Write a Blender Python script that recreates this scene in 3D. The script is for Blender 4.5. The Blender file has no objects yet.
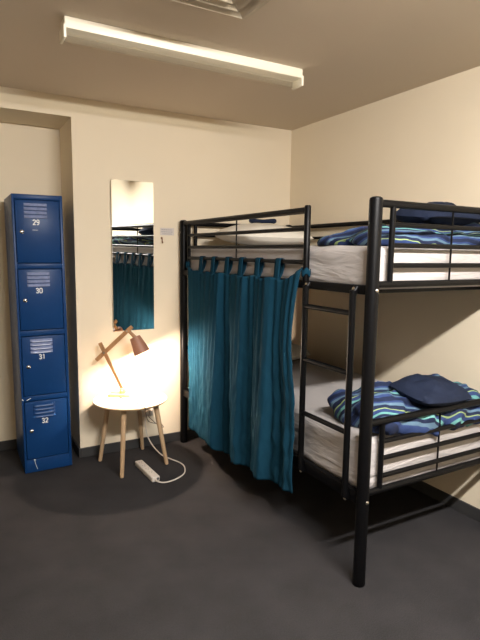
import bpy, bmesh, math, random
from mathutils import Vector, Matrix, noise
random.seed(7)
PI = math.pi
sc = bpy.context.scene
C = sc.collection

# ------------------------------------------------------------------ materials
def nodes_of(name):
    m = bpy.data.materials.new(name); m.use_nodes = True
    nt = m.node_tree; return m, nt, nt.nodes['Principled BSDF']

def mat(name, col, rough=.5, metal=0.0, var=0.0, vscale=8.0, bump=0.0, bscale=40.0, spec=None, sheen=0.0):
    m, nt, b = nodes_of(name)
    b.inputs['Base Color'].default_value = (*col, 1)
    b.inputs['Roughness'].default_value = rough
    b.inputs['Metallic'].default_value = metal
    if spec is not None: b.inputs['Specular IOR Level'].default_value = spec
    if sheen: b.inputs['Sheen Weight'].default_value = sheen
    tc = nt.nodes.new('ShaderNodeTexCoord')
    if var:
        n = nt.nodes.new('ShaderNodeTexNoise'); n.inputs['Scale'].default_value = vscale; n.inputs['Detail'].default_value = 6
        r = nt.nodes.new('ShaderNodeValToRGB')
        r.color_ramp.elements[0].position = .3; r.color_ramp.elements[1].position = .7
        r.color_ramp.elements[0].color = (*[c * (1 - var) for c in col], 1)
        r.color_ramp.elements[1].color = (*[min(1, c * (1 + var)) for c in col], 1)
        nt.links.new(tc.outputs['Object'], n.inputs['Vector']); nt.links.new(n.outputs['Fac'], r.inputs['Fac'])
        nt.links.new(r.outputs['Color'], b.inputs['Base Color'])
    if bump:
        n2 = nt.nodes.new('ShaderNodeTexNoise'); n2.inputs['Scale'].default_value = bscale; n2.inputs['Detail'].default_value = 5
        bp = nt.nodes.new('ShaderNodeBump'); bp.inputs['Strength'].default_value = bump; bp.inputs['Distance'].default_value = .01
        nt.links.new(tc.outputs['Object'], n2.inputs['Vector']); nt.links.new(n2.outputs['Fac'], bp.inputs['Height'])
        nt.links.new(bp.outputs['Normal'], b.inputs['Normal'])
    return m

def wood(name, c1, c2, rough=.5, scale=6.0):
    m, nt, b = nodes_of(name)
    tc = nt.nodes.new('ShaderNodeTexCoord'); mp = nt.nodes.new('ShaderNodeMapping')
    mp.inputs['Scale'].default_value = (scale * 6, scale * 6, scale * .6)
    n = nt.nodes.new('ShaderNodeTexNoise'); n.inputs['Scale'].default_value = 1.0; n.inputs['Detail'].default_value = 5
    r = nt.nodes.new('ShaderNodeValToRGB'); r.color_ramp.elements[0].color = (*c1, 1); r.color_ramp.elements[1].color = (*c2, 1)
    r.color_ramp.elements[0].position = .35; r.color_ramp.elements[1].position = .65
    nt.links.new(tc.outputs['Object'], mp.inputs['Vector']); nt.links.new(mp.outputs['Vector'], n.inputs['Vector'])
    nt.links.new(n.outputs['Fac'], r.inputs['Fac']); nt.links.new(r.outputs['Color'], b.inputs['Base Color'])
    b.inputs['Roughness'].default_value = rough
    return m

def emis(name, col, strength):
    m, nt, b = nodes_of(name)
    b.inputs['Base Color'].default_value = (*col, 1)
    b.inputs['Emission Color'].default_value = (*col, 1); b.inputs['Emission Strength'].default_value = strength
    return m

def carpet():
    m, nt, b = nodes_of('carpet')
    tc = nt.nodes.new('ShaderNodeTexCoord')
    n1 = nt.nodes.new('ShaderNodeTexNoise'); n1.inputs['Scale'].default_value = 260; n1.inputs['Detail'].default_value = 3
    n2 = nt.nodes.new('ShaderNodeTexNoise'); n2.inputs['Scale'].default_value = 5; n2.inputs['Detail'].default_value = 4
    for n in (n1, n2): nt.links.new(tc.outputs['Object'], n.inputs['Vector'])
    mx = nt.nodes.new('ShaderNodeMix'); mx.data_type = 'FLOAT'; mx.inputs[0].default_value = .3
    nt.links.new(n1.outputs['Fac'], mx.inputs[2]); nt.links.new(n2.outputs['Fac'], mx.inputs[3])
    r = nt.nodes.new('ShaderNodeValToRGB')
    r.color_ramp.elements[0].position = .32; r.color_ramp.elements[0].color = (.015, .0142, .0152, 1)
    r.color_ramp.elements[1].position = .68; r.color_ramp.elements[1].color = (.043, .041, .0435, 1)
    nt.links.new(mx.outputs[0], r.inputs['Fac']); nt.links.new(r.outputs['Color'], b.inputs['Base Color'])
    bp = nt.nodes.new('ShaderNodeBump'); bp.inputs['Strength'].default_value = .5; bp.inputs['Distance'].default_value = .004
    nt.links.new(n1.outputs['Fac'], bp.inputs['Height']); nt.links.new(bp.outputs['Normal'], b.inputs['Normal'])
    b.inputs['Roughness'].default_value = .95; b.inputs['Specular IOR Level'].default_value = .15
    return m

def stripes(name, axis, wob=.05, period=.30, phase=0.0):
    """striped cotton: bands across the local direction `axis`, bent by noise"""
    m, nt, b = nodes_of(name)
    tc = nt.nodes.new('ShaderNodeTexCoord')
    d = nt.nodes.new('ShaderNodeVectorMath'); d.operation = 'DOT_PRODUCT'; d.inputs[1].default_value = axis
    nt.links.new(tc.outputs['Object'], d.inputs[0])
    n = nt.nodes.new('ShaderNodeTexNoise'); n.inputs['Scale'].default_value = 3.6; n.inputs['Detail'].default_value = 1.5
    nt.links.new(tc.outputs['Object'], n.inputs['Vector'])
    ma = nt.nodes.new('ShaderNodeMath'); ma.operation = 'MULTIPLY_ADD'; ma.inputs[1].default_value = wob * 4; 
    nt.links.new(n.outputs['Fac'], ma.inputs[0]); nt.links.new(d.outputs['Value'], ma.inputs[2])
    mu = nt.nodes.new('ShaderNodeMath'); mu.operation = 'MULTIPLY_ADD'; mu.inputs[1].default_value = 1 / period; mu.inputs[2].default_value = phase
    nt.links.new(ma.outputs[0], mu.inputs[0])
    fr = nt.nodes.new('ShaderNodeMath'); fr.operation = 'FRACT'; nt.links.new(mu.outputs[0], fr.inputs[0])
    r = nt.nodes.new('ShaderNodeValToRGB'); cr = r.color_ramp; cr.interpolation = 'CONSTANT'
    navy = (.012, .019, .050); royal = (.028, .050, .145); sky = (.095, .165, .24); aqua = (.13, .33, .32); lime = (.25, .34, .15)
    seq = [(0, navy), (.17, royal), (.28, sky), (.36, navy), (.46, aqua), (.55, royal), (.68, lime), (.72, navy), (.84, sky), (.93, royal)]
    cr.elements[0].position = 0; cr.elements[0].color = (*navy, 1); cr.elements[1].position = .17; cr.elements[1].color = (*royal, 1)
    for p, c in seq[2:]:
        e = cr.elements.new(p); e.color = (*c, 1)
    nt.links.new(fr.outputs[0], r.inputs['Fac']); nt.links.new(r.outputs['Color'], b.inputs['Base Color'])
    b.inputs['Roughness'].default_value = .85; b.inputs['Specular IOR Level'].default_value = .2
    return m

def sheet_mat():
    m, nt, b = nodes_of('white_sheet')
    b.inputs['Base Color'].default_value = (.47, .44, .43, 1); b.inputs['Roughness'].default_value = .85
    b.inputs['Specular IOR Level'].default_value = .2
    tc = nt.nodes.new('ShaderNodeTexCoord'); mp = nt.nodes.new('ShaderNodeMapping')
    mp.inputs['Scale'].default_value = (2.5, 2.5, 13); mp.inputs['Rotation'].default_value = (.16, .1, 0)
    n = nt.nodes.new('ShaderNodeTexNoise'); n.inputs['Scale'].default_value = 1.6; n.inputs['Detail'].default_value = 3; n.inputs['Distortion'].default_value = .6
    bp = nt.nodes.new('ShaderNodeBump'); bp.inputs['Strength'].default_value = .55; bp.inputs['Distance'].default_value = .03
    nt.links.new(tc.outputs['Object'], mp.inputs['Vector']); nt.links.new(mp.outputs['Vector'], n.inputs['Vector'])
    nt.links.new(n.outputs['Fac'], bp.inputs['Height']); nt.links.new(bp.outputs['Normal'], b.inputs['Normal'])
    return m

def curtain_mat():
    m, nt, b = nodes_of('teal_cotton')
    tc = nt.nodes.new('ShaderNodeTexCoord'); mp = nt.nodes.new('ShaderNodeMapping'); mp.inputs['Scale'].default_value = (10, 16, 6)
    n = nt.nodes.new('ShaderNodeTexNoise'); n.inputs['Scale'].default_value = 1.4; n.inputs['Detail'].default_value = 5; n.inputs['Distortion'].default_value = .8
    r = nt.nodes.new('ShaderNodeValToRGB'); r.color_ramp.elements[0].color = (.0065, .031, .055, 1); r.color_ramp.elements[1].color = (.009, .047, .079, 1)
    bp = nt.nodes.new('ShaderNodeBump'); bp.inputs['Strength'].default_value = .35; bp.inputs['Distance'].default_value = .015
    nt.links.new(tc.outputs['Object'], mp.inputs['Vector']); nt.links.new(mp.outputs['Vector'], n.inputs['Vector'])
    nt.links.new(n.outputs['Fac'], r.inputs['Fac']); nt.links.new(r.outputs['Color'], b.inputs['Base Color'])
    nt.links.new(n.outputs['Fac'], bp.inputs['Height']); nt.links.new(bp.outputs['Normal'], b.inputs['Normal'])
    b.inputs['Roughness'].default_value = .95; b.inputs['Specular IOR Level'].default_value = .03
    return m

M = dict(
    wall=mat('cream_paint', (.78, .68, .52), .8, var=.02, vscale=2, bump=.06, bscale=120, spec=.2),
    ceil=mat('ceiling_paint', (.65, .565, .46), .9, spec=.1, bump=.05, bscale=90),
    skirt=mat('dark_skirting', (.030, .030, .031), .6, var=.15, vscale=6),
    carpet=carpet(),
    black=mat('black_powder_coat', (.0025, .0025, .003), .40, var=.1, vscale=30, spec=.13),
    bolt=mat('zinc_bolt', (.55, .50, .42), .3, 1.0, var=.1, vscale=60),
    sheet=sheet_mat(),
    pillow=mat('white_pillowcase', (.70, .66, .58), .85, bump=.35, bscale=9, spec=.15, var=.02),
    navy=mat('navy_cotton', (.011, .0165, .036), .85, bump=.3, bscale=14, spec=.15, var=.12, vscale=20),
    curtain=curtain_mat(),
    locker=mat('blue_locker_enamel', (.006, .038, .135), .34, var=.07, vscale=5, spec=.16),
    dark=mat('dark_gap', (.004, .005, .010), .8, var=.1),
    louver=mat('highlit_blue_enamel', (.20, .24, .40), .28, var=.2, vscale=40),  # locker blue lightened to paint in the highlights the louver hoods catch
    white=mat('white_paint_mark', (.80, .80, .78), .6, var=.04, vscale=30),
    chrome=mat('chrome', (.75, .73, .70), .2, 1.0, var=.05, vscale=50),
    tabletop=mat('white_laminate', (.82, .76, .66), .4, var=.02, vscale=10),
    ply=wood('pale_ply_edge', (.50, .34, .19), (.62, .45, .27), .5),
    leg=wood('pale_beech', (.44, .29, .165), (.56, .39, .235), .5),
    lampwood=wood('oiled_wood', (.30, .155, .065), (.42, .23, .105), .45),
    basewood=wood('pale_pine', (.62, .42, .20), (.72, .52, .28), .45),
    shade=mat('copper_brown_shade', (.34, .155, .095), .5, var=.08, vscale=30),
    shadein=mat('white_enamel', (.85, .82, .78), .5, var=.02),
    plastic=mat('white_plastic', (.62, .56, .50), .4, var=.02, vscale=20),
    greyplastic=mat('grey_plastic', (.10, .10, .10), .5, var=.05),
    cord=mat('brown_flex', (.12, .07, .04), .6, var=.1),
    paper=mat('white_paper', (.62, .56, .52), .8, var=.03),
    ink=mat('grey_ink', (.36, .33, .33), .8, var=.05),
    hook=mat('brown_hook', (.20, .08, .03), .5, var=.1),
    fitting=mat('white_batten_enamel', (.86, .80, .66), .4, var=.02),
    vent=mat('aged_vent_enamel', (.52, .45, .34), .5, var=.06, vscale=10),
    glow=emis('lit_diffuser', (1.0, .96, .92), 330.0),
    bulb=emis('lit_bulb', (1.0, .72, .40), 20.0),
)
def acrylic():
    m, nt, b = nodes_of('clear_acrylic')
    b.inputs['Base Color'].default_value = (.60, .55, .44, 1); b.inputs['Roughness'].default_value = .3
    n = nt.nodes.new('ShaderNodeTexNoise'); n.inputs['Scale'].default_value = 4
    mr = nt.nodes.new('ShaderNodeMapRange'); mr.inputs[3].default_value = .10; mr.inputs[4].default_value = .16
    t = nt.nodes.new('ShaderNodeBsdfTransparent'); mx = nt.nodes.new('ShaderNodeMixShader'); t.inputs[0].default_value = (.96, .96, .93, 1)
    nt.links.new(n.outputs['Fac'], mr.inputs[0]); nt.links.new(mr.outputs[0], mx.inputs[0])
    nt.links.new(t.outputs[0], mx.inputs[1]); nt.links.new(b.outputs[0], mx.inputs[2])
    nt.links.new(mx.outputs[0], nt.nodes['Material Output'].inputs['Surface'])
    return m
M['diffuser'] = acrylic()
def mirror_mat():
    m, nt, b = nodes_of('silvered_glass')
    b.inputs['Base Color'].default_value = (.93, .95, .93, 1); b.inputs['Metallic'].default_value = 1; b.inputs['Roughness'].default_value = .005
    n = nt.nodes.new('ShaderNodeTexNoise'); n.inputs['Scale'].default_value = 3
    mr = nt.nodes.new('ShaderNodeMapRange'); mr.inputs[3].default_value = .0; mr.inputs[4].default_value = .012
    nt.links.new(n.outputs['Fac'], mr.inputs[0]); nt.links.new(mr.outputs[0], b.inputs['Roughness'])
    return m
M['mirror'] = mirror_mat()

# ------------------------------------------------------------------ mesh helpers
def box(bm, lo, hi, bevel=0.0, seg=2):
    r = bmesh.ops.create_cube(bm, size=1.0)
    for v in r['verts']:
        v.co = Vector([lo[i] + (v.co[i] + .5) * (hi[i] - lo[i]) for i in range(3)])
    if bevel:
        es = list({e for v in r['verts'] for e in v.link_edges})
        bmesh.ops.bevel(bm, geom=es, offset=bevel, segments=seg, profile=.5, affect='EDGES')

def tube(bm, pts, rad, n=12, cap=True):
    """round tube along a polyline; rad is a number or a list"""
    pts = [Vector(p) for p in pts]
    rads = rad if isinstance(rad, (list, tuple)) else [rad] * len(pts)
    rings = []; up = None
    for i, p in enumerate(pts):
        a = pts[max(0, i - 1)]; b = pts[min(len(pts) - 1, i + 1)]
        t = (b - a).normalized()
        if up is None:
            up = Vector((0, 0, 1)) if abs(t.z) < .9 else Vector((0, 1, 0))
        x = t.cross(up)
        if x.length < 1e-5: x = t.orthogonal()
        x.normalize(); y = x.cross(t).normalized(); up = y
        rings.append([bm.verts.new(p + rads[i] * (math.cos(2 * PI * k / n) * x + math.sin(2 * PI * k / n) * y)) for k in range(n)])
    for i in range(len(rings) - 1):
        for k in range(n):
            bm.faces.new((rings[i][k], rings[i][(k + 1) % n], rings[i + 1][(k + 1) % n], rings[i + 1][k]))
    if cap:
        bm.faces.new(rings[0][::-1]); bm.faces.new(rings[-1])

def lathe(bm, prof, n=32, centre=(0, 0, 0)):
    rings = []
    for r, z in prof:
        if r < 1e-6: rings.append([bm.verts.new((centre[0], centre[1], centre[2] + z))])
        else: rings.append([bm.verts.new((centre[0] + r * math.cos(2 * PI * k / n), centre[1] + r * math.sin(2 * PI * k / n), centre[2] + z)) for k in range(n)])
    for a, b in zip(rings, rings[1:]):
        for k in range(n):
            k2 = (k + 1) % n
            if len(a) == 1 and len(b) == 1: continue
            if len(a) == 1: bm.faces.new((a[0], b[k], b[k2]))
            elif len(b) == 1: bm.faces.new((a[k], a[k2], b[0]))
            else: bm.faces.new((a[k], a[k2], b[k2], b[k]))

def smooth_curve(pts, k=8):
    P = [Vector(p) for p in pts]; out = []
    for i in range(len(P) - 1):
        p0 = P[max(0, i - 1)]; p1 = P[i]; p2 = P[i + 1]; p3 = P[min(len(P) - 1, i + 2)]
        for j in range(k):
            t = j / k
            out.append(.5 * ((2 * p1) + (p2 - p0) * t + (2 * p0 - 5 * p1 + 4 * p2 - p3) * t * t + (-p0 + 3 * p1 - 3 * p2 + p3) * t ** 3))
    out.append(P[-1]); return out

def obj(name, bm, m, parent=None, smooth=True, loc=None):
    bmesh.ops.recalc_face_normals(bm, faces=bm.faces[:])
    me = bpy.data.meshes.new(name); bm.to_mesh(me); bm.free()
    me.materials.append(m if not isinstance(m, str) else M[m])
    if smooth:
        me.polygons.foreach_set('use_smooth', [True] * len(me.polygons))
        if hasattr(me, 'set_sharp_from_angle'): me.set_sharp_from_angle(angle=math.radians(40))
    o = bpy.data.objects.new(name, me); C.objects.link(o)
    if parent: o.parent = parent
    if loc: o.location = loc
    return o

def tag(o, label, cat, group=None):
    o['label'] = label; o['category'] = cat
    if group: o['group'] = group
    return o
def thing(name, label, cat, loc=(0, 0, 0), rot=(0, 0, 0), group=None):
    o = bpy.data.objects.new(name, None); C.objects.link(o)
    o.empty_display_size = .1; o.location = loc; o.rotation_euler = rot
    return tag(o, label, cat, group)
def struct(name, bm, m, smooth=False):
    o = obj(name, bm, m, None, smooth); o['kind'] = 'structure'; return o
def dup(root, loc, rot=None):
    r = root.copy(); C.objects.link(r); r.location = loc
    if rot: r.rotation_euler = rot
    for ch in list(root.children):
        c = ch.copy(); C.objects.link(c); c.parent = r
        for g in list(ch.children):
            d = g.copy(); C.objects.link(d); d.parent = c
    return r
def bake(o):
    """apply the modifiers of o"""
    dg = bpy.context.evaluated_depsgraph_get(); dg.update()
    me = bpy.data.meshes.new_from_object(o.evaluated_get(dg))
    o.modifiers.clear(); o.data = me
    me.polygons.foreach_set('use_smooth', [True] * len(me.polygons))

# ------------------------------------------------------------------ the room
H = 2.386; XW = -4.6; YF = -7.0; NX0, NX1, NZ, ND = -2.78, -1.70, 2.265, .39
bm = bmesh.new(); box(bm, (XW - .1, YF - .1, -.1), (.1, ND + .1, 0)); struct('floor', bm, 'carpet')
bm = bmesh.new(); box(bm, (XW - .1, YF - .1, H), (.1, ND + .1, H + .1)); struct('ceiling', bm, 'ceil')
bm = bmesh.new()
box(bm, (NX1, 0, 0), (0, ND + .1, H)); box(bm, (XW, 0, 0), (NX0, ND + .1, H))
box(bm, (NX0, 0, NZ), (NX1, ND + .1, H)); box(bm, (NX0, ND, 0), (NX1, ND + .1, NZ))
struct('wall_back', bm, 'wall')
bm = bmesh.new(); box(bm, (0, YF, 0), (.1, ND + .1, H)); struct('wall_right', bm, 'wall')
bm = bmesh.new(); box(bm, (XW - .1, YF, 0), (XW, ND + .1, H)); struct('wall_left', bm, 'wall')
bm = bmesh.new(); box(bm, (XW, YF - .1, 0), (0, YF, H)); struct('wall_front', bm, 'wall')
bm = bmesh.new(); box(bm, (NX1, -.012, 0), (-.012, 0, .068), .003); box(bm, (NX1 - .012, -.012, 0), (NX1, ND, .068), .003)
box(bm, (NX0, ND - .012, 0), (NX1 - .012, ND, .068), .003); struct('baseboard_back', bm, 'skirt')
bm = bmesh.new(); box(bm, (-.012, YF, 0), (0, 0, .068), .003); struct('baseboard_right', bm, 'skirt')

# ------------------------------------------------------------------ bunk bed
XL, XR, YB, YN = -.948, -.040, -.050, -1.972
bed = thing('bunk_bed', 'black tubular metal bunk bed with ladder in the right corner', 'bunk bed', (0, 0, 0))
PR = .027
for x in (XL, XR):
    for y in (YB, YN):
        bm = bmesh.new()
        xx = x if x == XL else XR
        lathe(bm, [(0, 0), (PR * .9, 0), (PR * 1.03, .006), (PR, .03), (PR, 1.632), (PR * .93, 1.641), (PR * .6, 1.646), (0, 1.648)], 20)
        obj('post', bm, 'black', bed, loc=(xx, y, 0))
def side(bm, x, z0, z1):
    box(bm, (x - .014, YN + .02, z0), (x + .014, YB - .02, z1), .005)
for z0, z1 in ((1.257, 1.294), (.362, .415)):
    for x in (XL, XR - .0):
        bm = bmesh.new(); side(bm, x, z0, z1); obj('side_rail', bm, 'black', bed)
def end_panel(y, ztop, bars, zbot):
    bm = bmesh.new()
    tube(bm, [(XL, y, ztop), (XR, y, ztop)], .0155); tube(bm, [(XL, y, zbot), (XR, y, zbot)], .014)
    for x in (XL + .094, XR - .094): tube(bm, [(x, y, zbot), (x, y, ztop)], .0125)
    p = obj('end_panel', bm, 'black', bed)
    for z in bars:
        b = bmesh.new(); tube(b, [(XL + .094, y, z), (XR - .094, y, z)], .0105); obj('bar', b, 'black', p)
    b = bmesh.new(); tube(b, [((XL + XR) / 2, y, zbot), ((XL + XR) / 2, y, ztop)], .0045, 8); obj('rod', b, 'black', p)
for y in (YB, YN):
    end_panel(y, 1.622, (1.541, 1.458, 1.377), 1.300)
    end_panel(y, .719, (.628, .553, .473), .412)
def guard(x, y0, y1):
    bm = bmesh.new()
    tube(bm, [(x, YB, 1.622), (x, y1, 1.622)], .0155)
    tube(bm, [(x, y0, 1.29), (x, y0, 1.622)], .0125)
    tube(bm, [(x, y1, 1.28), (x, y1, 1.640), (x, y1, 1.645)], [.0155, .0155, .012])
    p = obj('guard_rail', bm, 'black', bed)
    for z in (1.536, 1.454, 1.380):
        b = bmesh.new(); tube(b, [(x, y0, z), (x, y1, z)], .0105); obj('bar', b, 'black', p)
    b = bmesh.new(); tube(b, [(x, (y0 + y1) / 2, 1.38), (x, (y0 + y1) / 2, 1.622)], .0045, 8); obj('rod', b, 'black', p)
guard(XL, -.146, -1.525)
guard(XR, -.146, YN + .05)
for y in (-1.567, -1.893):
    bm = bmesh.new()
    tube(bm, smooth_curve([(XL - .010, y, 1.285), (XL - .028, y, 1.255), (XL - .030, y, 1.2), (XL - .030, y, .45), (XL - .028, y, .39), (XL - .012, y, .366)], 6), .0145)
    obj('ladder_stile', bm, 'black', bed)
for z in (1.177, .922, .662):
    bm = bmesh.new(); tube(bm, [(XL - .030, -1.567, z), (XL - .030, -1.893, z)], .0115); obj('ladder_rung', bm, 'black', bed)
for z in (1.255, .372):      # slatted bases that carry the mattresses
    bm = bmesh.new()
    for i in range(12):
        y = -.16 - i * .153
        box(bm, (XL + .014, y - .035, z), (XR - .014, y + .035, z + .018), .003)
    obj('slat_base', bm, 'black', bed)
def bolt(p, d):
    bm = bmesh.new(); lathe(bm, [(0, 0), (.008, 0), (.008, .003), (.005, .006), (0, .007)], 12)
    o = obj('bolt', bm, 'bolt', bed, loc=p); o['label'] = 'bright zinc bolt'
    o.rotation_euler = Vector(d).to_track_quat('Z', 'Y').to_euler()
bolt((XL, YN - PR, 1.277), (0, -1, 0)); bolt((XL, YN - PR, .385), (0, -1, 0))
for y in (-1.567, -1.893):
    bolt((XL - .027, y, .366), (-1, 0, 0)); bolt((XL - .0265, y, 1.279), (-1, 0, 0))
bolt((XL - PR, YB, 1.56), (-1, 0, 0))

# ------------------------------------------------------------------ mattresses, pillows, bedding
def mattress(name, label, z0, z1, y0=-1.945):
    x0, x1, y1 = -.925, -.068, -.080
    bm = bmesh.new(); box(bm, (x0, y0, z0), (x1, y1, z1), .035, 4)
    bmesh.ops.subdivide_edges(bm, edges=[e for e in bm.edges if e.calc_length() > .08], cuts=14, use_grid_fill=True)
    for v in bm.verts:
        p = v.co
        if z0 + .01 < p.z:
            n = noise.noise(Vector((p.x * 4, p.y * 4, p.z * 14 + z0)))
            c = Vector(((x0 + x1) / 2, p.y, p.z)); dv = (p - c); dv.z = 0
            if abs(p.x - (x0 + x1) / 2) > .4: p.x += math.copysign(.004 * n, dv.x)
            if p.z > z1 - .02: p.z += .006 * n
    o = obj(name, bm, 'sheet'); tag(o, label, 'mattress', 'single mattresses'); return o
mattress('mattress', 'white-sheeted single mattress on the top bunk', 1.274, 1.456)
mattress('mattress', 'white-sheeted single mattress on the lower bunk', .391, .634)

def pillow(name, m, label, cat, loc, size, rot=(0, 0, 0), seed=0, crease=.012, group=None, puff=1.0):
    """a stuffed cushion: two bulging faces meeting in a seam with pinched corners"""
    sx, sy, sz = size; N = 36; bm = bmesh.new(); g = {}
    for s in (1, -1):
        for i in range(N + 1):
            for j in range(N + 1):
                u = -1 + 2 * i / N; w = -1 + 2 * j / N
                edge = max(abs(u), abs(w)) > .9999
                if s == -1 and edge: g[s, i, j] = g[1, i, j]; continue
                px = u * math.sqrt(1 - .20 * w * w); py = w * math.sqrt(1 - .20 * u * u)
                t = max(0, (1 - abs(u) ** 2.6)) ** .55 * max(0, (1 - abs(w) ** 2.6)) ** .55
                h = t * sz / 2
                n = noise.noise(Vector((u * 2.2 + seed, w * 2.2, seed * 1.7 + s)))
                n2 = noise.noise(Vector((u * 5 + seed, w * 3, seed + s * 3)))
                h += t * crease * (n + .5 * n2) if s == 1 else 0
                g[s, i, j] = bm.verts.new((px * sx / 2 + .012 * n2 * edge, py * sy / 2, s * h * (1 if s == 1 else .8)))
        for i in range(N):
            for j in range(N):
                f = (g[s, i, j], g[s, i + 1, j], g[s, i + 1, j + 1], g[s, i, j + 1])
                if s == -1: f = f[::-1]
                try: bm.faces.new(f)
                except ValueError: pass
    o = obj(name, bm, m, loc=loc); o.rotation_euler = rot
    return tag(o, label, cat, group)
pillow('pillow', 'pillow', 'white pillow at the head of the top bunk with a small navy cloth on it', 'pillow', (-.51, -.42, 1.535), (.62, .50, .165), (.05, .0, .03), 1, group='white bed pillows')
pillow('pillow', 'pillow', 'white pillow at the head of the lower bunk, mostly behind the teal curtain', 'pillow', (-.47, -.36, .70), (.68, .46, .16), (0, 0, -.04), 5, group='white bed pillows')

def lumps(name, m, parts, label, cat, voxel=.014, disp=.02, dscale=.12, seed=0, org=(0, 0, 0), group=None, creases=(), top=None):
    """heap of cloth: rounded folds fused into one skin, then rumpled. parts = (centre, half size, rotation, exponent)"""
    bm = bmesh.new()
    for c, h, rot, ex in parts:
        R = Matrix.Rotation(rot[2], 3, 'Z') @ Matrix.Rotation(rot[1], 3, 'Y') @ Matrix.Rotation(rot[0], 3, 'X')
        b = bmesh.new(); bmesh.ops.create_uvsphere(b, u_segments=40, v_segments=24, radius=1)
        for v in b.verts:
            d = v.co.normalized()
            k = (abs(d.x) ** ex + abs(d.y) ** ex + abs(d.z) ** ex) ** (-1 / ex)
            q = Vector((d.x * k * h[0], d.y * k * h[1], d.z * k * h[2]))
            v.co = R @ q + Vector(c) - Vector(org)
        t = bpy.data.meshes.new('t'); b.to_mesh(t); b.free(); bm.from_mesh(t); bpy.data.meshes.remove(t)
    o = obj(name, bm, m, loc=org)
    r = o.modifiers.new('r', 'REMESH'); r.mode = 'VOXEL'; r.voxel_size = voxel; r.use_smooth_shade = True
    s = o.modifiers.new('s', 'SMOOTH'); s.iterations = 4; s.factor = .5
    bake(o)
    me = o.data; me.update()
    for v, nrm in [(v, v.normal.copy()) for v in me.vertices]:
        p = v.co + Vector((seed, seed * 2, 0))
        n = noise.noise(p / dscale) + .5 * noise.noise(p / dscale * 2.3)
        n += .45 * noise.noise(p / .045) 
        ridge = 1 - abs(noise.noise(Vector((p.x * 5, p.y * 9, p.z * 9 + seed)))) * 2.4
        v.co += nrm * (disp * n * .7 + disp * .5 * max(-.6, ridge) - disp * .25)
        zf = min(z for z in creases) if creases else None
        if zf is not None and v.co.z + org[2] < zf: v.co.z = zf - org[2] + (v.co.z + org[2] - zf) * .15
    if top is not None:        # the heap lies on the mattress top and may only hang past its foot edge
        for v in me.vertices:
            w = v.co + Vector(org)
            if w.y > -1.952 and w.z < top: v.co.z = top - org[2]
    me.materials.clear(); me.materials.append(M[m] if isinstance(m, str) else m)
    me.update()
    return tag(o, label, cat, group)

M['stripe_low'] = stripes('striped_cotton', (.16, .80, .60), .024, .15, .1)
M['stripe_up'] = stripes('striped_cotton_upper', (.08, .50, .90), .016, .105, .35)
lumps('duvet', 'stripe_low', [
    ((-.78, -1.76, .700), (.10, .17, .075), (0, 0, .15), 2.4),
    ((-.72, -1.78, .725), (.13, .13, .065), (0, .1, .5), 2.2),
    ((-.58, -1.75, .71), (.20, .16, .075), (0, 0, -.1), 2.6),
    ((-.36, -1.76, .69), (.34, .19, .065), (0, .03, .05), 3.2),
    ((-.40, -1.93, .652), (.35, .045, .058), (0, .0, .0), 2.8),
    ((-.74, -1.91, .665), (.12, .055, .058), (0, .25, .2), 2.3),
    ((-.22, -1.70, .705), (.17, .17, .06), (0, 0, .3), 2.6),
], 'rumpled blue, aqua and lime striped duvet folded at the foot of the lower bunk', 'duvet', voxel=.011, disp=.034, dscale=.11, seed=3.1, org=(-.48, -1.78, .64), group='striped duvets', creases=(.588,), top=.6375)
lumps('duvet', 'stripe_up', [
    ((-.47, -1.80, 1.485), (.42, .15, .045), (0, 0, 0), 3.4),
    ((-.66, -1.74, 1.49), (.20, .16, .045), (-.1, .10, .1), 2.5),
    ((-.40, -1.74, 1.515), (.33, .15, .05), (0, 0, .03), 2.8),
    ((-.20, -1.74, 1.53), (.15, .15, .06), (0, 0, .03), 2.6),
    ((-.71, -1.63, 1.472), (.215, .16, .038), (-.12, .04, 0), 2.4),
], 'blue, green and aqua striped duvet folded at the foot of the top bunk', 'duvet', voxel=.011, disp=.018, dscale=.10, seed=9.7, org=(-.48, -1.75, 1.46), group='striped duvets', creases=(1.452,), top=1.4595)
pillow('cushion', 'navy', 'navy blue cushion on the striped duvet of the lower bunk', 'cushion', (-.445, -1.87, .775), (.37, .26, .12), (.16, .06, .06), 11, .014, 'navy cushions')
pillow('cushion', 'navy', 'navy blue cushion on the striped duvet of the top bunk', 'cushion', (-.325, -1.75, 1.605), (.45, .28, .125), (.10, -.02, .02), 15, .02, 'navy cushions')
bm = bmesh.new(); tube(bm, smooth_curve([(-.066, .0, .002), (-.045, .006, .004), (0, -.004, .0), (.045, .004, .003), (.066, 0, .0)], 5), [.006, .012, .016, .018, .017, .016, .015, .0145, .014, .014, .014, .014, .0145, .015, .016, .017, .018, .018, .016, .012, .006])
o = obj('folded_cloth', bm, 'navy', loc=(-.53, -.45, 1.636)); o.rotation_euler = (0, 0, -.5); o.scale = (1.4, 1.1, .95)
tag(o, 'small rolled navy cloth lying on top of the white pillow of the top bunk', 'cloth')

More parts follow.
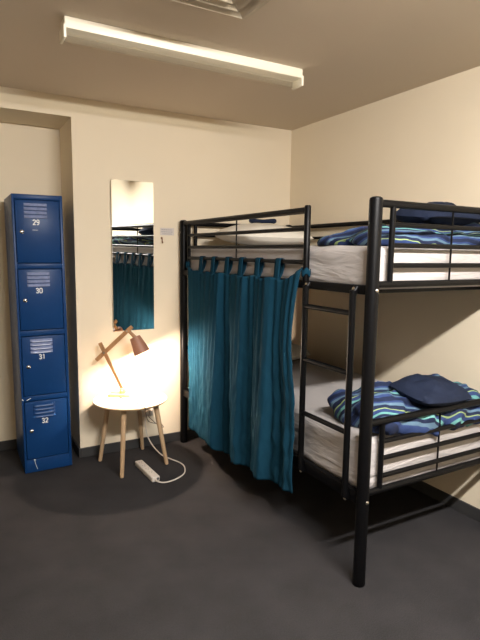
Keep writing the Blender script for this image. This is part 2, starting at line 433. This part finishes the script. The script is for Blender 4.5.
# ------------------------------------------------------------------ curtain
cur = thing('curtain', 'teal tab-top curtain hung on the guard rail of the bunk bed', 'curtain', (XL, -.87, 1.38))
co = Vector(cur.location)
CY0, CY1, NU, NV = -.200, -1.545, 220, 90
TABS = [-.375, -.555, -.745, -.915, -1.10, -1.30]
def pleat(y):
    # big drape left, deep fold near the middle, then shallower pleats
    kn = [(-.18, -.975), (-.30, -.990), (-.42, -1.004), (-.58, -1.033), (-.70, -1.062), (-.735, -1.066), (-.775, -1.000), (-.84, -.990), (-.91, -1.012), (-.985, -1.045), (-1.02, -1.05), (-1.05, -1.010), (-1.11, -.992), (-1.20, -1.020), (-1.27, -1.050), (-1.305, -1.052), (-1.345, -1.012), (-1.41, -1.000), (-1.48, -1.020), (-1.56, -1.005)]
    for (a, xa), (b, xb) in zip(kn, kn[1:]):
        if a >= y >= b:
            t = (y - a) / (b - a); t = t * t * (3 - 2 * t); return xa + (xb - xa) * t
    return kn[0][1] if y > kn[0][0] else kn[-1][1]
def hem(u):
    y = CY0 + (CY1 - CY0) * u
    step = 1 / (1 + math.exp((y + .755) / .008))
    return .165 + .055 * min(1, u / .38) - .030 * step + .055 * max(0, (u - .45) / .55)
bm = bmesh.new(); G = {}
for i in range(NU + 1):
    u = i / NU; y = CY0 + (CY1 - CY0) * u
    dn = min(abs(y - t) for t in TABS + [-.165, -1.545])
    ztop = 1.302 - .014 * min(1, dn / .08)
    if u > .86: ztop += .050 * ((u - .86) / .14) ** 1.6
    if u < .12: ztop += .040 * ((.12 - u) / .12) ** 1.5
    for j in range(NV + 1):
        w = j / NV; zb = hem(u); z = ztop + (zb - ztop) * w
        amp = min(1, .38 + .8 * w)
        base = -.985
        yy = y + .03 * math.sin(y * 9 + w * 3) * w * .4
        x = base + (pleat(yy) - base) * amp
        x += .0045 * math.sin(y * 95 + w * 2.2 + 2 * math.sin(y * 17)) * (1 - .45 * w)
        x += .008 * noise.noise(Vector((y * 9, z * 3.2, 3))) * (.3 + w) + .0075 * noise.noise(Vector((y * 20 + z * 4, z * 10, 7))) * min(1, w * 1.6) + .004 * noise.noise(Vector((y * 40, z * 20, 9))) * w
        x = min(x, -.972 if z < .45 or z > 1.22 else -.968)
        dy = .055 * max(0, (u - .8) / .2) * math.sin(min(1, w * 1.7) * PI) ** 1   # right edge drawn in below the pulled corner
        if y < -1.5 and w < .05: x = min(x, -.985)
        G[i, j] = bm.verts.new(Vector((x, y + dy, z)) - co)
for i in range(NU):
    for j in range(NV):
        bm.faces.new((G[i, j], G[i + 1, j], G[i + 1, j + 1], G[i, j + 1]))
pan = obj('panel', bm, 'curtain', cur)
so = pan.modifiers.new('thickness', 'SOLIDIFY'); so.thickness = .0025; so.offset = 0
for t in TABS:
    bm = bmesh.new(); w = .024; prof = [(-.973, 1.282), (-.967, 1.32), (-.9635, 1.36), (-.961, 1.384), (-.956, 1.3925), (-.948, 1.3945), (-.940, 1.3925), (-.935, 1.384), (-.936, 1.36), (-.945, 1.32), (-.966, 1.282)]
    pr = smooth_curve([(x, 0, z) for x, z in prof], 3); rows = []
    for k, p in enumerate(pr):
        s = (random.random() - .5) * .002
        rows.append([bm.verts.new(Vector((p.x, t + e * w + s, p.z)) - co) for e in (-1, -.5, 0, .5, 1)])
    for a, b in zip(rows, rows[1:]):
        for e in range(4): bm.faces.new((a[e], a[e + 1], b[e + 1], b[e]))
    o = obj('tab', bm, 'curtain', cur); s = o.modifiers.new('thickness', 'SOLIDIFY'); s.thickness = .003; s.offset = 0
for y, sgn in ((-1.535, -1), (-.160, 1)):      # corners pulled round the uprights
    bm = bmesh.new(); n = 14; rows = []
    yc = -1.525 if sgn < 0 else -.146
    for k in range(n + 1):
        a = PI * (.55 + 1.25 * k / n) * 1.0
        rr = .0205
        px = XL + rr * math.cos(a) * 1.0; py = yc + sgn * (-rr) * math.sin(a)
        rows.append([bm.verts.new(Vector((px, py, 1.333 + d + .008 * math.sin(k * .9))) - co) for d in (-.015, -.008, 0, .008, .015)])
    for a, b in zip(rows, rows[1:]):
        for e in range(4): bm.faces.new((a[e], a[e + 1], b[e + 1], b[e]))
    o = obj('corner_tie', bm, 'curtain', cur); s = o.modifiers.new('thickness', 'SOLIDIFY'); s.thickness = .004; s.offset = 0

# ------------------------------------------------------------------ locker
LW, LD, LH = .292, .45, 1.753
loc = thing('locker', 'tall blue metal four-door locker standing in the wall niche', 'locker', (-2.0715, -.1207, 0), (0, -.0076, 0))
bm = bmesh.new()
fy = .0
box(bm, (0, fy + .014, .004), (LW, LD, LH), .004)                            # carcass
box(bm, (0, fy, .004), (.014, fy + .03, LH), .003); box(bm, (LW - .018, fy, .004), (LW, fy + .03, LH), .003)
DZ = [(1.337, 1.722), (.923, 1.306), (.505, .890), (.090, .474)]
zs = [LH] + [z for d in reversed(sorted(DZ)) for z in (d[1], d[0])] + [.004]
for a, b in ((LH, 1.722), (1.337, 1.306), (.923, .890), (.505, .474), (.090, .004)):
    box(bm, (.012, fy, b), (LW - .016, fy + .03, a), .003)
obj('body', bm, 'locker', loc)
NUMS = ['29', '30', '31', '32']
STROKES = {
    '0': [(0, 1), (.42, .8), (.5, 0), (.42, -.8), (0, -1), (-.42, -.8), (-.5, 0), (-.42, .8), (0, 1)],
    '1': [(-.35, .62), (.02, .98), (.02, 0), (.02, -1)],
    '2': [(-.48, .55), (-.3, .9), (.05, 1), (.42, .75), (.42, .3), (.05, -.3), (-.5, -.97), (-.2, -.97), (.52, -.97)],
    '3': [(-.48, .68), (-.1, 1), (.36, .82), (.40, .35), (-.08, .06), (.42, -.2), (.46, -.68), (.05, -1), (-.5, -.68)],
    '9': [(.42, .35), (.2, -.02), (-.25, -.02), (-.47, .45), (-.25, .92), (.15, .97), (.45, .6), (.42, -.1), (.25, -.75), (-.2, -1), (-.42, -.8)]}
def text_mesh(s, h):
    """painted digits, drawn as flat brush strokes"""
    bm = bmesh.new()
    for i, ch in enumerate(s):
        x0 = (i - (len(s) - 1) / 2) * h * .72
        P = smooth_curve([(x0 + x * h * .5, z * h * .5, 0) for x, z in STROKES[ch]], 5); W = h * .085; L = []
        for q, p in enumerate(P):
            t = (P[min(q + 1, len(P) - 1)] - P[max(q - 1, 0)]).normalized(); nn = Vector((-t.y, t.x, 0))
            L.append([bm.verts.new(p + nn * e * W + Vector((0, 0, z))) for e, z in ((-1, 0), (-1, .0010), (1, .0010), (1, 0))])
        for r1, r2 in zip(L, L[1:]):
            for q in range(4): bm.faces.new((r1[q], r1[(q + 1) % 4], r2[(q + 1) % 4], r2[q]))
        bm.faces.new(L[0]); bm.faces.new(L[-1][::-1])
    bmesh.ops.recalc_face_normals(bm, faces=bm.faces[:])
    me = bpy.data.meshes.new('number'); bm.to_mesh(me); bm.free(); return me
for k, (z0, z1) in enumerate(DZ):
    bm = bmesh.new(); box(bm, (.0165, fy - .004, z0 + .005), (LW - .0205, fy + .013, z1 - .005), .004)
    # pressed rim round the door
    d = obj('door', bm, 'locker', loc); d['label'] = 'blue door numbered ' + NUMS[k]
    for i in range(4):
        zl = z1 - .029 - i * .0235
        bm = bmesh.new(); n = 10; A = []
        for q in range(n + 1):                       # a hooded slit: half dome pressed outwards, open below
            a = PI * q / n
            A.append((.066 + .132 * (.5 - .5 * math.cos(a)) , .010 * min(1, math.sin(a) * 2.2)))
        top = [bm.verts.new((x, fy - .0045, zl + .007)) for x, dd in A]
        mid = [bm.verts.new((x, fy - .0045 - dd * .7, zl + .001)) for x, dd in A]
        bot = [bm.verts.new((x, fy - .0045 - dd, zl - .009)) for x, dd in A]
        bk = [bm.verts.new((x, fy - .0045, zl - .0095)) for x, dd in A]
        for r1, r2 in ((top, mid), (mid, bot), (bot, bk)):
            for q in range(n):
                try: bm.faces.new((r1[q], r1[q + 1], r2[q + 1], r2[q]))
                except ValueError: pass
        bmesh.ops.remove_doubles(bm, verts=bm.verts[:], dist=1e-5)
        obj('louver', bm, 'louver' if k in (0, 1, 2) else 'locker', d)  # upper three doors get the painted-in highlight colour
    me = text_mesh(NUMS[k], .029); me.materials.append(M['white'])
    t = bpy.data.objects.new('number', me); C.objects.link(t); t.parent = d; t['label'] = 'white number ' + NUMS[k]
    t.location = (.133, fy - .0041, z1 - .135); t.rotation_euler = (PI / 2, 0, 0)
    bm = bmesh.new(); lathe(bm, [(0, 0), (.012, 0), (.012, .006), (.009, .009), (.004, .010), (.004, .014), (0, .0145)], 16)
    lk = obj('lock', bm, 'chrome', d, loc=(.050, fy - .004, z1 - .193)); lk.rotation_euler = (PI / 2, 0, 0); lk['label'] = 'round chrome lock'
bm = bmesh.new(); box(bm, (.040, fy - .0052, 1.553), (.042, fy - .004, 1.5535))
bm.free()
def scratch(pts, r=.0013):
    bm = bmesh.new(); tube(bm, pts, r, 6); obj('paint_scratch', bm, 'white', loc)
scratch([(.060, fy - .0003, .085), (.064, fy - .0003, .060), (.075, fy - .0003, .022)])
scratch([(.055, fy - .0003, .088), (.068, fy - .0003, .084)], .002)
scratch([(.003, fy - .0003, .492), (.010, fy - .0003, .484)], .003); scratch([(.030, fy - .0003, .482), (.055, fy - .0003, .494)], .0022)
scratch([(.110, fy - .0043, 1.541), (.142, fy - .0043, 1.540)], .0012)

# ------------------------------------------------------------------ mirror, note, hook
bm = bmesh.new(); box(bm, (-.300, -.006, 0), (0, -.001, 1.028), .0015, 1)
tag(obj('wall_mirror', bm, 'mirror', smooth=False, loc=(-1.159, -.0008, .868)), 'tall frameless rectangular mirror on the back wall above the round table', 'mirror')
bpy.data.objects['wall_mirror'].rotation_euler = (.008, 0, .033)
note = thing('wall_notice', 'small white paper notice stuck to the back wall beside the mirror', 'notice', (-1.055, -.0002, 1.563))
bm = bmesh.new(); box(bm, (-.052, -.0014, -.026), (.052, 0, .026)); obj('paper', bm, 'paper', note, False)
for dz, w in ((.013, .085), (-.002, .092), (-.016, .07)):
    bm = bmesh.new(); x = -w / 2
    while x < w / 2 - .004:
        l = random.uniform(.004, .013); l = min(l, w / 2 - x); box(bm, (x, -.0018, dz - .003), (x + l, -.0013, dz + .003)); x += l + .003
    obj('print_line', bm, 'ink', note, False)
hk = thing('wall_hook', 'tiny brown hook on the back wall under the paper notice', 'hook', (-1.096, -.0005, 1.505))
bm = bmesh.new(); tube(bm, smooth_curve([(0, 0, .012), (0, -.010, .012), (0, -.014, 0), (0, -.012, -.018), (0, -.020, -.022), (0, -.024, -.014)], 5), .0032, 8); obj('shank', bm, 'hook', hk)
bm = bmesh.new(); lathe(bm, [(0, 0), (.008, 0), (.008, .002), (0, .003)], 12); pl = obj('plate', bm, 'hook', hk, loc=(0, 0, .012)); pl.rotation_euler = (PI / 2, 0, 0)

# ------------------------------------------------------------------ table
TX, TY, TZ, TR = -1.421, -.257, .450, .242
tab = thing('side_table', 'round white-topped side table with four splayed wooden legs under the mirror', 'table', (TX, TY, 0))
bm = bmesh.new(); lathe(bm, [(0, .434), (TR - .012, .434), (TR - .006, .437)], 64); lathe(bm, [(TR - .006, .437), (TR - .0005, .442), (TR, .447)], 64)
lathe(bm, [(TR, .447), (TR - .002, .450), (0, .450)], 64); bmesh.ops.remove_doubles(bm, verts=bm.verts[:], dist=1e-5)
tp = obj('tabletop', bm, 'tabletop', tab)
tp.data.materials.append(M['ply'])
for p in tp.data.polygons:
    if p.center.z < .4485: p.material_index = 1
for fx, fy_ in ((-1.597, -.122), (-1.543, -.452), (-1.214, -.381), (-1.272, -.050)):
    d = Vector((fx - TX, fy_ - TY, 0)); t = d * .68
    bm = bmesh.new(); tube(bm, [d, d + (t - d) * .02 + Vector((0, 0, .008)), t + Vector((0, 0, .437))], [.0105, .0125, .0185], 16); obj('leg', bm, 'leg', tab)

# ------------------------------------------------------------------ desk lamp
LX, LY, LZ = -1.445, -.16, TZ + .0005
lamp = thing('desk_lamp', 'lit wooden jointed desk lamp on the round side table', 'lamp', (LX, LY, LZ), (0, 0, -.5122))
bm = bmesh.new(); box(bm, (-.085, -.050, 0), (.062, .050, .017), .004); obj('base', bm, 'basewood', lamp)
for y in (-.019, .009):
    bm = bmesh.new(); box(bm, (-.016, y, .017), (.022, y + .010, .052), .003); obj('hinge_cheek', bm, 'basewood', lamp)
def slat(name, a, b, w0, w1, d, m, y=0.0):
    a = Vector((a[0], y, a[1])); b = Vector((b[0], y, b[1])); L = (b - a).length
    bm = bmesh.new(); box(bm, (0, -d / 2, -.5), (L, d / 2, .5))
    for v in bm.verts: v.co.z *= w0 if v.co.x < L / 2 else w1
    bmesh.ops.bevel(bm, geom=bm.edges[:], offset=.002, segments=2, affect='EDGES')
    t = (b - a).normalized(); yv = Vector((0, 1, 0)); zv = t.cross(yv)
    R = Matrix((t, yv, zv)).transposed().to_4x4()
    for v in bm.verts: v.co = R @ v.co + a
    return obj(name, bm, m, lamp)
slat('lower_arm', (.004, .034), (-.145, .360), .018, .025, .015, 'lampwood')
slat('upper_arm', (-.169, .243), (.070, .471), .026, .026, .012, 'lampwood', -.0140)
slat('upper_arm', (-.169, .243), (.070, .471), .026, .026, .012, 'lampwood', .0140)
def knob(x, z, y0, y1, r=.0072):
    bm = bmesh.new(); tube(bm, [(x, y0, z), (x, y1, z)], r, 12); obj('joint_bolt', bm, 'chrome', lamp)
knob(-.113, .296, -.028, .028); knob(.042, .444, -.028, .028); knob(.002, .040, -.024, .024, .006)
# shade: a truncated cone aimed down, to the right and a little into the room
cz, sz_ = math.cos(.5122), math.sin(.5122)
aw = Vector((.34, -.26, -.90)).normalized()
ax = Vector((cz * aw.x - sz_ * aw.y, sz_ * aw.x + cz * aw.y, aw.z))
slen = .118; mid = Vector((.113, 0, .349)); s0 = mid - ax * slen / 2
bm = bmesh.new(); box(bm, (.028, -.007, .430), (.066, .007, .450), .002); obj('shade_bracket', bm, 'lampwood', lamp)
bm = bmesh.new(); tube(bm, [Vector((.050, 0, .442)), s0 + ax * .004], [.010, .013], 12); obj('shade_stem', bm, 'lampwood', lamp)
qr = ax.to_track_quat('Z', 'Y')
bm = bmesh.new(); lathe(bm, [(0, 0), (.031, 0), (.036, .003), (.056, slen), (.0545, slen), (.0345, .006), (.0, .004)], 40)
sh = obj('lamp_shade', bm, 'shade', lamp, loc=s0); sh.rotation_euler = qr.to_euler()
sh.data.materials.append(M['shadein'])
for p in sh.data.polygons:
    rr = math.hypot(p.center.x, p.center.y)
    if p.normal.x * p.center.x + p.normal.y * p.center.y < -1e-6 or (p.center.z < .0055 and p.center.z > .0038 and rr < .02): p.material_index = 1
bm = bmesh.new(); lathe(bm, [(0, .006), (.012, .006), (.013, .03), (.02, .045), (.0245, .066), (.0235, .078), (.016, .092), (0, .098)], 20)
bl = obj('bulb', bm, 'bulb', lamp, loc=s0); bl.rotation_euler = qr.to_euler()
lt = bpy.data.lights.new('lamp_light', 'POINT'); lt.energy = 25; lt.color = (1.0, .785, .62); lt.shadow_soft_size = .012
ll = bpy.data.objects.new('lamp_light', lt); C.objects.link(ll); ll.location = s0 + ax * (slen - .002); ll.parent = lamp

# lamp flex, wall socket and power strip
bm = bmesh.new()
tube(bm, smooth_curve([(-1.480, -.2035, .4545), (-1.455, -.30, .4535), (-1.415, -.40, .4535), (-1.405, -.492, .4535), (-1.402, -.504, .445), (-1.398, -.502, .41), (-1.36, -.44, .34), (-1.28, -.33, .28), (-1.20, -.24, .235), (-1.165, -.19, .19), (-1.18, -.13, .19), (-1.215, -.075, .225), (-1.228, -.045, .245)], 8), .0024, 8)
tag(obj('lamp_cord', bm, 'cord'), 'thin brown lamp cord hanging over the table edge to the wall socket', 'cord')
soc = thing('wall_socket', 'white wall socket with plugs low on the wall behind the side table', 'socket', (-1.230, -.0005, .262))
bm = bmesh.new(); box(bm, (-.058, -.009, -.036), (.058, 0, .036), .003); obj('face_plate', bm, 'plastic', soc)
for x in (.002, .032):
    bm = bmesh.new(); box(bm, (x - .012, -.040, -.014), (x + .012, -.009, .014), .004); obj('plug', bm, 'plastic', soc)
ps = thing('power_strip', 'white power strip with a looping cable on the carpet by the table', 'power strip', (-1.380, -.458, .0), (0, 0, .05))
bm = bmesh.new(); box(bm, (-.026, -.150, 0), (.026, .150, .034), .007, 3); obj('casing', bm, 'plastic', ps)
for i in range(4):
    bm = bmesh.new(); y = .105 - i * .058
    for dx, dy, rz in ((-.008, .006, .5), (.008, .006, -.5), (0, -.010, 0)):
        box(bm, (dx - .0012, y + dy - .005, .0335), (dx + .0012, y + dy + .005, .0346))
    obj('outlet', bm, 'greyplastic', ps, False)
bm = bmesh.new(); lathe(bm, [(0, 0), (.008, 0), (.008, .003), (0, .004)], 12); o = obj('reset_button', bm, 'greyplastic', ps, loc=(.012, -.1505, .020)); o.rotation_euler = (PI / 2, 0, 0)
bm = bmesh.new()
tube(bm, smooth_curve([(-.005, -.148, .016), (.005, -.175, .010), (.045, -.195, .005), (.12, -.185, .005), (.20, -.135, .005), (.248, -.04, .005), (.250, .04, .005), (.225, .12, .005), (.195, .215, .010), (.175, .325, .045), (.155, .375, .11), (.150, .398, .19), (.158, .408, .24)], 8), .0042, 8)
cb = obj('cable', bm, 'plastic', ps)

# ------------------------------------------------------------------ ceiling fittings
def batten(loc, label, m_diff):
    b = thing('batten_light', label, 'ceiling light', loc)
    L = .606
    bm = bmesh.new(); box(bm, (-L, -.0, -.046), (L, .085, -.0005), .002); obj('spine', bm, 'fitting', b)
    bm = bmesh.new()
    prof = [(.003, -.046), (.001, -.060), (.004, -.072), (.014, -.080), (.030, -.083), (.055, -.083), (.071, -.080), (.081, -.072), (.084, -.060), (.082, -.046)]
    n = 1; r0 = [bm.verts.new((-L + .004, y, z)) for y, z in prof]; r1 = [bm.verts.new((L - .004, y, z)) for y, z in prof]
    for k in range(len(prof) - 1): bm.faces.new((r0[k], r0[k + 1], r1[k + 1], r1[k]))
    obj('diffuser', bm, m_diff, b)
    for s in (-1, 1):
        bm = bmesh.new(); box(bm, (s * L - .006, -.004, -.086), (s * L + .006, .089, -.034), .003); obj('end_cap', bm, 'fitting', b)
    return b
batten((-1.352, -1.172, H), 'white fluorescent batten light switched off on the ceiling', 'diffuser')
batten((-1.42, -3.42, H), 'lit fluorescent batten light on the ceiling behind the viewpoint', 'glow')
vx, vy, vs = -1.298, -1.530, .46
v = thing('ceiling_vent', 'square louvred air vent in the ceiling near the white batten light', 'vent', (vx - vs / 2, vy - vs / 2, H))
def ring(bm, h0, z0, h1, z1, t=.0):
    a = [bm.verts.new((sx * h0, sy * h0, z0)) for sx, sy in ((-1, -1), (1, -1), (1, 1), (-1, 1))]
    b = [bm.verts.new((sx * h1, sy * h1, z1)) for sx, sy in ((-1, -1), (1, -1), (1, 1), (-1, 1))]
    for k in range(4): bm.faces.new((a[k], a[(k + 1) % 4], b[(k + 1) % 4], b[k]))
bm = bmesh.new(); h = vs / 2
ring(bm, h, -.0005, h, -.004); ring(bm, h, -.004, h - .030, -.008); ring(bm, h - .030, -.008, h - .034, -.001)
obj('frame', bm, 'vent', v, False)
for h_ in (h - .038, h - .085, h - .132):
    bm = bmesh.new(); ring(bm, h_, -.022, h_ - .030, -.002); ring(bm, h_, -.022, h_ - .001, -.024); ring(bm, h_ - .001, -.024, h_ - .032, -.004)
    obj('louver', bm, 'vent', v, False)
bm = bmesh.new(); box(bm, (-h + .034, -h + .034, -.0012), (h - .034, h - .034, -.0004)); obj('duct_backing', bm, 'dark', v, False)
bm = bmesh.new(); box(bm, (-.055, -.055, -.020), (.055, .055, -.004), .004); obj('centre_plate', bm, 'vent', v, False)

# ------------------------------------------------------------------ world, camera, view
w = bpy.data.worlds.new('w'); sc.world = w; w.use_nodes = True
w.node_tree.nodes['Background'].inputs[0].default_value = (.02, .018, .015, 1); w.node_tree.nodes['Background'].inputs[1].default_value = .3
cd = bpy.data.cameras.new('camera'); cam = bpy.data.objects.new('camera', cd); C.objects.link(cam); sc.camera = cam
yaw, pitch, roll = .5121741, -.1293248, .0129202
f = Vector((math.sin(yaw) * math.cos(pitch), math.cos(yaw) * math.cos(pitch), math.sin(pitch)))
r = Vector((math.cos(yaw), -math.sin(yaw), 0)); u = r.cross(f)
r2 = math.cos(roll) * r + math.sin(roll) * u; u2 = -math.sin(roll) * r + math.cos(roll) * u
Rm = Matrix((r2, u2, -f)).transposed().to_4x4(); Rm.translation = Vector((-2.4298, -3.52636, 1.42073)); cam.matrix_world = Rm
cd.sensor_fit = 'VERTICAL'; cd.sensor_height = 36; cd.lens = 517.525 / 640 * 36; cd.clip_start = .05
sc.view_settings.view_transform = 'Standard'; sc.view_settings.look = 'None'; sc.view_settings.exposure = 0.42; sc.view_settings.gamma = 1
sc.view_settings.use_curve_mapping = False
